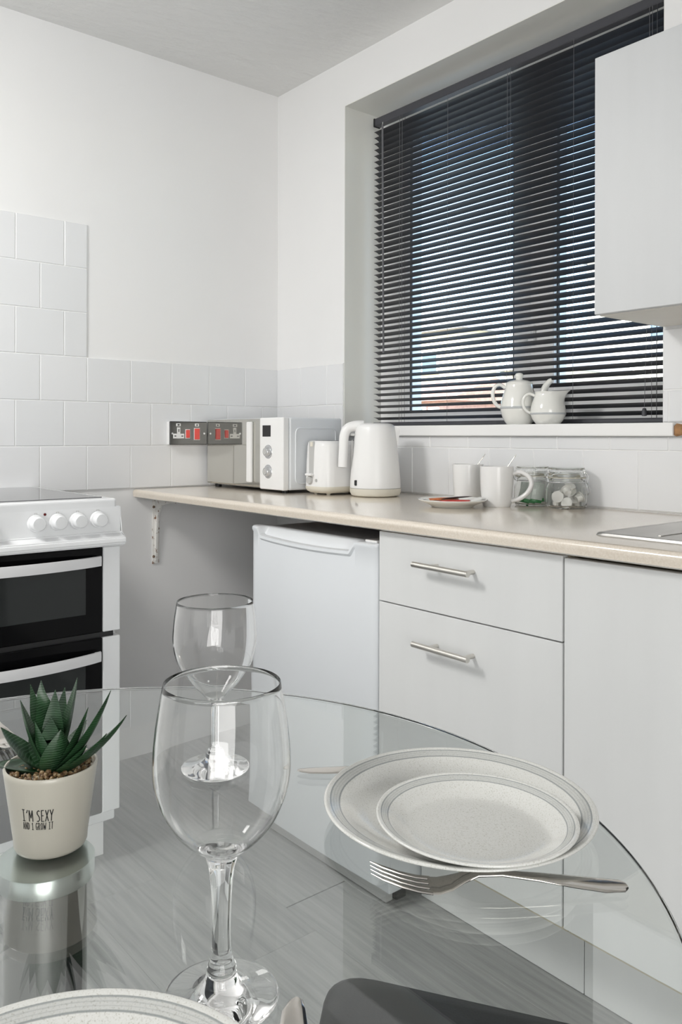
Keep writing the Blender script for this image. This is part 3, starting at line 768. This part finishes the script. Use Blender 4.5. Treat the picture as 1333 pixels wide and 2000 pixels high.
for i, (dx, dy, a, lean) in enumerate(((-.014, -.022, .65, .30), (.004, -.020, .85, .22), (.016, -.008, 1.0, .15), (-.006, .004, .8, -.12), (.01, .014, .6, -.2), (-.02, -.004, .5, .1))):
    t = thing('tea_sachet', 'pale green tea sachet standing inside the rear glass jar', 'sachet', (1.229 + dx, -.063 + dy, CT + .0075), 0, 'tea sachets in the rear jar')
    t.rotation_euler = (lean * .6, lean, a + .05 * i)
    obj('packet', B((-.016, -.0012, .010), (.016, .0012, .052), .0008), m_tea, t); obj('printed_end', B((-.016, -.0012, .0005), (.016, .0012, .0099), .0008), m_teag, t)

# ------------------------------------------------------------------ teapot and milk jug on the sill
SZ = 1.1246
t = thing('teapot', 'round cream china teapot with a lid on the window sill', 'teapot', (1.112, .034, SZ), math.atan2(.66, .75))
body = [(0, .002), (.030, .002), (.032, 0), (.034, .001), (.044, .016), (.0505, .036), (.0515, .044), (.0525, .046), (.0525, .0485), (.0515, .050), (.0485, .068), (.0435, .086), (.0385, .102), (.0365, .112), (.0375, .116), (.036, .1175)]
obj('body', L(smooth_prof(body, 3) + [(.034, .1165), (.034, .108), (0, .106)], 64), m_china, t, 60)
obj('lid', L(smooth_prof([(.0335, .1165), (.033, .119), (.026, .1225), (.015, .1250), (.0095, .127), (.0105, .133), (.0115, .138), (.0085, .1435), (0, .1455)], 4), 48), m_china, t, 60)
obj('band', L([(.0518, .0435), (.0531, .0452), (.0532, .0482), (.0518, .0500)], 64), m_chinaband, t, 60)
obj('spout', T(smooth_prof([(.040, 0, .046), (.056, 0, .058), (.063, 0, .078), (.071, 0, .104), (.082, 0, .119), (.0885, 0, .1225)], 4), [.016, .0155, .015, .0145, .014, .013, .0125, .012, .0115, .011, .0105, .010, .0095, .009, .0085, .0082, .008, .0078, .0075, .0072, .007], 14), m_china, t, 60)
obj('handle', T(smooth_prof([(-.038, 0, .103), (-.052, 0, .112), (-.066, 0, .107), (-.0725, 0, .090), (-.070, 0, .068), (-.061, 0, .054), (-.049, 0, .048)], 4), .0052, 12, 1.3, ref=(0, 1, 0)), m_china, t, 60)
t = thing('milk_jug', 'small cream china milk jug on the sill in front of the teapot', 'jug', (1.214, .026, SZ), math.atan2(.55, .8))
bm = L(smooth_prof([(0, .002), (.028, .002), (.030, 0), (.032, .001), (.0405, .012), (.0455, .024), (.0465, .027), (.0465, .029), (.0465, .031), (.046, .042), (.042, .058), (.037, .072), (.0345, .082), (.0355, .0865), (.0340, .0875), (.0325, .082), (.035, .07), (.043, .045), (.040, .018), (0, .008)], 3), 64)
for vv in bm.verts:      # pull the lip out to one side
    if vv.co.z > .05 and vv.co.x > 0:
        f = ((vv.co.z - .05) / .037) ** 2 * max(0, math.cos(math.atan2(vv.co.y, vv.co.x))) ** 6
        vv.co.x += f * .022; vv.co.z += f * .003
obj('body', bm, m_china, t, 60)
obj('band', L([(.0462, .0255), (.0474, .027), (.0475, .0295), (.0462, .031)], 64), m_chinaband, t, 60)
hd_ = obj('handle', T(smooth_prof([(-.035, 0, .077), (-.048, 0, .0825), (-.061, 0, .076), (-.0665, 0, .06), (-.062, 0, .043), (-.052, 0, .033), (-.043, 0, .030)], 4), .0042, 12, 1.3, ref=(0, 1, 0)), m_china, t, 60)

# ------------------------------------------------------------------ sink
t = thing('sink', 'stainless steel inset sink drainer at the right end of the worktop', 'sink', (1.6906, -.503, CT))
bm = bmesh.new()
def ringq(x0, y0, x1, y1, z, r, n=5):
    return [bm.verts.new(((x0 + x1) / 2 + px, (y0 + y1) / 2 + py, z)) for px, py in rrect((x1 - x0) / 2, (y1 - y0) / 2, r, n)]
SX, SY = .84, .40
R_ = [ringq(-.002, -.002, SX + .002, SY + .002, .0004, .02), ringq(0, 0, SX, SY, .0045, .02), ringq(.006, .006, SX - .006, SY - .006, .0055, .02), ringq(.012, .012, SX - .012, SY - .012, .004, .02), ringq(.036, .028, SX - .036, SY - .03, .0038, .03), ringq(.048, .04, SX - .048, SY - .042, .0006, .03)]
n = len(R_[0])
for A, Bq in zip(R_, R_[1:]):
    for k in range(n): bm.faces.new((A[k], A[(k + 1) % n], Bq[(k + 1) % n], Bq[k]))
bm.faces.new(R_[-1])
obj('drainer', bm, m_sink, t, 50)
for k in range(6): obj('drainer_rib', T([(.09 + k * .05, .07, .0014), (.09 + k * .05, SY - .07, .0014)], .003, 8, .4), m_sink, t, 60)

# ------------------------------------------------------------------ glass table
H = .728; TC = (1.864, -1.569); TR = .4946; TT = .010
t = thing('glass_table', 'round clear glass table on a chrome pedestal in the foreground', 'table', (TC[0], TC[1], 0))
n = 192; z0, z1, ch = H - TT, H, .0012
bm = L([(0, z0), (TR - ch, z0), (TR - .0003, z0 + ch * .6), (TR, z0 + .0024), (TR, z1 - .0024), (TR - .0003, z1 - ch * .6), (TR - ch, z1), (0, z1)], n)
top = obj('tabletop', bm, m_tabletop, t, 12)
lx, ly = 1.833 - TC[0], -1.565 - TC[1]
leg = obj('pedestal', L([(.0345, .03), (.0345, H - TT - .0155)], 48), m_chrome, t, 40, (lx, ly, 0))
obj('pedestal_cap', L([(0, H - TT - .016), (.0405, H - TT - .016), (.041, H - TT - .0155), (.041, H - TT - .001), (.0405, H - TT - .0004), (0, H - TT - .0004)], 56), m_alu, leg, 40)
obj('pedestal_base', L([(0, .0006), (.22, .0006), (.222, .006), (.20, .012), (.06, .024), (.0346, .034), (0, .034)], 64), m_chrome, leg, 40)

# ------------------------------------------------------------------ plates
PZ = H + .0002
def plate(name, label, R, h, x, y, z):
    o = obj(name, plate_mesh(R, h), stoneware(name + '_glaze', R), None, 60, (x, y, z)); tag(o, label, 'plate'); return o
plate('dinner_plate', 'large speckled stoneware dinner plate with grey rings at the right of the table', .1265, .021, 2.0190, -1.2420, PZ)
plate('side_plate', 'small speckled side plate with grey rings stacked on the dinner plate', .0887, .018, 2.058, -1.262, PZ + .0088)
plate('dinner_plate', 'speckled stoneware dinner plate cut off at the bottom edge of the view', .125, .021, 2.158, -1.6855, PZ)

# ------------------------------------------------------------------ cutlery
def fork(label, end, tip, z=PZ):
    e, tp = Vector(end), Vector(tip); d = tp - e; Ln = d.length
    t = thing('fork', label, 'fork', (e.x, e.y, z), math.atan2(d.y, d.x))
    k = Ln / .215
    secs = [(0, .004, .0030, .0012), (.004, .0085, .0030, .0014), (.02, .0105, .0034, .0015), (.045, .0090, .0062, .0015), (.075, .0062, .0100, .0015), (.105, .0038, .0128, .0016), (.125, .0040, .0124, .0016), (.137, .0080, .0096, .0014), (.148, .0118, .0052, .0012), (.158, .0130, .0030, .0011), (.166, .0131, .0032, .0010)]
    bm = bmesh.new(); strip(bm, [(x * k, 0, w, zz, th) for x, w, zz, th in secs], 12)
    obj('handle', bm, m_cutlery, t, 50)
    for i in range(4):
        y = (-1.5 + i) * .0071
        bm = bmesh.new(); strip(bm, [(x * k, y * (1 - .04 * j), w, zz, th) for j, (x, w, zz, th) in enumerate(((.164, .0024, .0031, .0010), (.176, .0023, .0046, .0010), (.190, .0021, .0080, .0010), (.205, .0017, .0132, .0009), (.215, .0009, .0178, .0006)))], 8)
        obj('tine', bm, m_cutlery, t, 50)
def knife(label, tip, end, z=PZ):
    e, tp = Vector(end), Vector(tip); d = tp - e; Ln = d.length; k = Ln / .22
    t = thing('table_knife', label, 'knife', (e.x, e.y, z), math.atan2(d.y, d.x))
    bm = bmesh.new(); strip(bm, [(x * k, 0, w, .003, th) for x, w, th in ((0, .004, .0022), (.006, .0075, .0026), (.04, .0072, .0026), (.085, .0055, .0026), (.098, .0058, .0024))], 12); obj('handle', bm, m_cutlery, t, 50)
    bm = bmesh.new(); strip(bm, [(x * k, y, w, .003, th) for x, y, w, th in ((.098, 0, .0058, .0020), (.105, .0005, .0085, .0009), (.15, .0005, .0092, .0008), (.19, .0, .0090, .0008), (.208, -.0015, .0075, .0007), (.217, -.0035, .0045, .0005), (.22, -.0040, .0012, .0003))], 12); obj('blade', bm, m_cutlery, t, 50)
fork('steel fork lying in front of the stacked plates', (2.1825, -1.2249), (2.0530, -1.3843))
knife('steel knife lying behind the stacked plates', (1.841, -1.2965), (1.964, -1.099))
knife('knife with only its rounded blade tip showing at the bottom edge', (2.1165, -1.5115), (2.291, -1.621))
fork('steel fork with its tines behind the potted succulent', (1.400, -1.5036), (1.6137, -1.5116))

# ------------------------------------------------------------------ wine glasses
def wine(label, x, y, outer, th, kb, zin):
    t = thing('wine_glass', label, 'wine glass', (x, y, PZ))
    k = 5; o_ = smooth_prof(outer, k); inner = []
    for i in range(kb * k, len(o_)):
        (r0, z0), (r1, z1) = o_[max(i - 1, 0)], o_[min(i + 1, len(o_) - 1)]
        dr, dz = r1 - r0, z1 - z0; ln = math.hypot(dr, dz)
        tt = th * (1 - .5 * (i - kb * k) / (len(o_) - kb * k)); r, z = o_[i][0] - dz / ln * tt, o_[i][1] + dr / ln * tt
        if z > zin + .0008 and r > .004: inner.append((r, z))
    rr, rz = o_[-1]
    lip = [(rr - th * .15, rz + th * .2), (rr - th * .35, rz + th * .2)]
    bm = L([(0, .0002)] + o_ + lip + inner[::-1] + [(inner[0][0] * .5, zin + .0002), (0, zin)], 128); obj('glass', bm, m_wine, t, 60)
fo = [(.0355, .0002), (.0370, .0012), (.036, .0026), (.028, .0040), (.018, .0064), (.0118, .0108), (.0098, .0160), (.0086, .0172), (.0096, .0190), (.0092, .0215), (.0074, .026), (.0066, .034), (.0062, .050), (.0068, .068), (.0080, .082), (.0098, .089), (.0128, .0945), (.0245, .104), (.0350, .117), (.0420, .134), (.0443, .151), (.0425, .176), (.0378, .2035)]
wine('large empty wine glass with a faceted stem in the foreground', 2.0849, -1.5432, fo, .0010, 16, .0965)
ro = [(.0380, .0002), (.0393, .0011), (.038, .0022), (.030, .0036), (.020, .0058), (.0120, .0100), (.0105, .0160), (.0085, .0205), (.0055, .0225), (.0044, .027), (.0042, .048), (.0045, .066), (.0062, .0735), (.0148, .0830), (.0275, .0960), (.0395, .1150), (.0452, .137), (.0445, .160), (.0412, .1832)]
wine('empty wine glass standing behind the foreground wine glass', 1.7725, -1.3580, ro, .0009, 12, .0768)

# ------------------------------------------------------------------ potted succulent
PX_, PY_ = 1.8205, -1.556
face = math.atan2(-1.8223 - PY_, 2.533 - PX_)
t = thing('potted_succulent', 'green artificial succulent in a cream pot with black lettering', 'plant', (PX_, PY_, PZ))
def potR(z): return .0305 + (.0402 - .0305) * min(1, max(0, (z - .002) / .070)) if z > .004 else .028 + .0028 * z / .004
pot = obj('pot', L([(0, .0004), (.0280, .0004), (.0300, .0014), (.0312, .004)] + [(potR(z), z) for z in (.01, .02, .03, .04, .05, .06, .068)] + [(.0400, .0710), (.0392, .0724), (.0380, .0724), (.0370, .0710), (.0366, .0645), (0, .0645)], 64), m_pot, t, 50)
bm = bmesh.new(); random.seed(11)
for k in range(260):
    a = random.random() * 2 * PI; r = .0350 * math.sqrt(random.random()); s = random.uniform(.0016, .0034)
    mtx = Matrix.Translation((r * math.cos(a), r * math.sin(a), .0662 + random.uniform(0, .0022))) @ Matrix.Rotation(random.random() * 3, 4, 'X') @ Matrix.Rotation(random.random() * 3, 4, 'Z') @ Matrix.Diagonal((s, s * random.uniform(.6, 1), s * random.uniform(.5, .9), 1))
    bmesh.ops.create_icosphere(bm, subdivisions=1, radius=1.0, matrix=mtx)
o = obj('gravel', bm, m_gravel, t, 60); o['kind'] = 'stuff'
rt_, fw_ = Vector((.6331, .7741, 0)), Vector((-.7741, .6331, 0))
def leaf(du, dv, toward, w=.0075, base=(0, 0), bend=.35, tipw=.0):
    w *= 1.6
    b = Vector((0, 0, .066)) + rt_ * base[0] - fw_ * base[1]
    tip = rt_ * du - fw_ * toward + Vector((0, 0, .065 + dv))
    mid = b + Vector(((tip - b).x * (.5 + bend * .3), (tip - b).y * (.5 + bend * .3), (tip - b).z * (.5 - bend * .5)))
    bm = bmesh.new(); n = 9; R2 = []
    for i in range(n + 1):
        s = i / n; p = b * (1 - s) ** 2 + mid * 2 * s * (1 - s) + tip * s * s
        tg = (2 * (1 - s) * (mid - b) + 2 * s * (tip - mid)).normalized()
        side = tg.cross(Vector((0, 0, 1)))
        if side.length < .15: side = rt_.copy()
        side.normalize(); nrm = side.cross(tg).normalized()
        ww = max(w * (.72 + 1.0 * s - 1.72 * s ** 2.2) if s < .999 else .0002, .0002) * (1 if s < .9 else 1)
        th = .0024 * (1 - s) ** .7 + .0003
        R2.append([bm.verts.new(p + side * a_ * ww + nrm * (c_ * th + d_ * ww)) for (a_, c_, d_) in ((-1, 0, .28), (-.5, .55, .10), (0, .65, .0), (.5, .55, .10), (1, 0, .28), (.5, -1.0, .0), (0, -1.25, -.05), (-.5, -1.0, .0))])
    for A, Bq in zip(R2, R2[1:]):
        for k in range(8): bm.faces.new((A[k], A[(k + 1) % 8], Bq[(k + 1) % 8], Bq[k]))
    bm.faces.new(R2[0]); bm.faces.new(R2[-1])
    return obj('leaf', bm, m_leaf, t, 60)
for a in ((-.0125, .077, -.010, .0090), (.0195, .079, -.012, .0085), (.0535, .072, .002, .0080, (.006, 0)), (.0675, .050, .002, .0074, (.010, 0)), (.0515, .036, .008, .0078, (.010, .002)), (-.0250, .071, -.018, .0066), (-.0265, .063, .002, .0076), (.005, .067, -.022, .0070), (-.047, .036, -.006, .0088, (-.004, -.002)), (-.050, .008, .004, .0085, (-.008, .002)), (-.012, .045, .006, .0095, (-.003, -.002)), (.003, .050, .008, .0098, (.002, 0)), (.012, .040, .010, .0100, (.004, .002)), (.031, .054, -.006, .0085, (.004, -.004)), (.003, .071, -.002, .0080), (.034, .026, .008, .0085, (.008, .004)), (-.026, .028, -.02, .008), (.024, .036, -.026, .008)):
    leaf(*a)
# lettering: hand drawn condensed capitals as flat strokes wrapped on the pot
GL = {'I': [[(.25, 0), (.25, 1)], [(.05, 0), (.45, 0)], [(.05, 1), (.45, 1)]], "'": [[(.30, 1), (.12, .74)]],
      'M': [[(0, 0), (.04, 1), (.3, .3), (.56, 1), (.6, 0)]], 'S': [[(.46, .93), (.28, 1), (.08, .86), (.10, .68), (.40, .40), (.44, .16), (.26, .01), (.02, .03)]],
      'E': [[(.4, 1), (.05, 1), (.05, 0), (.42, 0)], [(.05, .52), (.34, .52)]], 'X': [[(0, 0), (.46, 1)], [(.02, 1), (.44, 0)]],
      'Y': [[(0, 1), (.24, .5), (.48, 1)], [(.24, .5), (.20, 0)]], 'A': [[(0, 0), (.22, 1), (.46, 0)], [(.10, .36), (.37, .36)]],
      'N': [[(.02, 0), (.04, 1), (.44, 0), (.46, 1)]], 'D': [[(.04, 0), (.04, 1), (.34, .86), (.46, .5), (.34, .12), (.04, 0)]],
      'i': [[(.12, .8), (.25, 1), (.25, 0)], [(.05, 0), (.45, 0)]], 'G': [[(.44, .86), (.30, 1), (.10, .86), (.04, .5), (.12, .10), (.32, 0), (.44, .18), (.44, .44), (.26, .44)]],
      'R': [[(.04, 0), (.04, 1), (.34, .94), (.42, .74), (.32, .54), (.04, .48)], [(.18, .48), (.44, 0)]], 'O': [[(.25, 1), (.06, .8), (.04, .25), (.22, 0), (.42, .22), (.44, .76), (.25, 1)]],
      'W': [[(0, 1), (.12, 0), (.3, .62), (.46, 0), (.62, 1)]], 'T': [[(0, 1), (.46, 1)], [(.26, 1), (.22, 0)]]}
def lettering(words, zb, hh, total_ang, a0, sw):
    x = 0; segs = []
    for ch in words:
        if ch == ' ': x += .42; continue
        ww = max(p[0] for st in GL[ch] for p in st)
        for st in GL[ch]:
            for p, q in zip(st, st[1:]): segs.append(((p[0] + x, p[1]), (q[0] + x, q[1])))
        x += ww + .24
    tot = x - .24; bm = bmesh.new()
    def P3(px, pz, off):
        a = a0 + (px / tot) * total_ang; z = zb + pz * hh; r = potR(z) + off
        return Vector((r * math.cos(a), r * math.sin(a), z))
    asp = hh / (total_ang * .035 / tot)
    for p, q in segs:
        dx, dz = (q[0] - p[0]) / 1.0, (q[1] - p[1]) * asp; ln = math.hypot(dx, dz)
        if ln < 1e-6: continue
        nx, nz = -dz / ln, dx / ln; s = sw
        ex, ez = dx / ln * s * .5, dz / ln * s * .5
        pp = (p[0] - ex, p[1] - ez / asp); qq = (q[0] + ex, q[1] + ez / asp)
        for k in range(3):
            u, v_ = k / 3, (k + 1) / 3
            c = [(pp[0] + (qq[0] - pp[0]) * u, pp[1] + (qq[1] - pp[1]) * u), (pp[0] + (qq[0] - pp[0]) * v_, pp[1] + (qq[1] - pp[1]) * v_)]
            qd = [P3(c[0][0] + nx * s, c[0][1] + nz * s / asp, .00025), P3(c[0][0] - nx * s, c[0][1] - nz * s / asp, .00025), P3(c[1][0] - nx * s, c[1][1] - nz * s / asp, .00025), P3(c[1][0] + nx * s, c[1][1] + nz * s / asp, .00025)]
            bm.faces.new([bm.verts.new(w_) for w_ in qd])
    return obj('lettering', bm, m_ink, pot)
o = lettering("I'M SEXY", .0365, .0098, math.radians(42), face - math.radians(39), .075); o['label'] = "black printed words I'M SEXY"
o = lettering('AND i GROW IT', .0290, .0062, math.radians(42), face - math.radians(39), .085); o['label'] = 'black printed words AND I GROW IT'

# ------------------------------------------------------------------ chair under the table
cd = Vector((.73, .683, 0)); ang = math.atan2(cd.y, cd.x)
t = thing('dining_chair', 'black padded chair seat pushed under the glass table, seen through it', 'chair', (1.757, -1.183, 0), ang)
# local x runs from the front edge to the back, local -y across the seat
bm = bmesh.new(); R_ = []
def seat_ring(gr, z):
    return [bm.verts.new((.20 + x, -.21 + y * (1 - .98 * (x + .2)), z)) for x, y in rrect(.20 - gr, .21 - gr, .05, 6)]
for gr, z in ((.012, .388), (.002, .394), (0, .405), (0, .418), (.003, .426), (.010, .431), (.03, .433)): R_.append(seat_ring(gr, z))
n = len(R_[0])
for A, Bq in zip(R_, R_[1:]):
    for k in range(n): bm.faces.new((A[k], A[(k + 1) % n], Bq[(k + 1) % n], Bq[k]))
bm.faces.new(R_[0][::-1]); bm.faces.new(R_[-1])
obj('seat', bm, m_seat, t, 50)
for (x, y, bx, by) in ((.035, -.05, .02, -.03), (.035, -.37, .02, -.39), (.37, -.12, .40, -.10), (.37, -.30, .40, -.32)):
    obj('leg', T([(x, y, .39), (bx, by, .0006)], [.012, .010], 14), m_chrome, t, 40)
for y in (-.12, -.30): obj('back_post', T([(.40, y, .392), (.425, y, .60), (.46, y, .86)], [.011, .011, .010], 12), m_chrome, t, 40)
bm = B((-.012, -.35, 0), (.012, -.07, .34), .01, 3); obj('backrest', bm, m_seat, t, 40, (.432, 0, .52), (0, math.radians(8), 0))

for o in bpy.data.objects:
    if o.type == 'MESH' and not o.data.materials: o.data.materials.append(m_white)
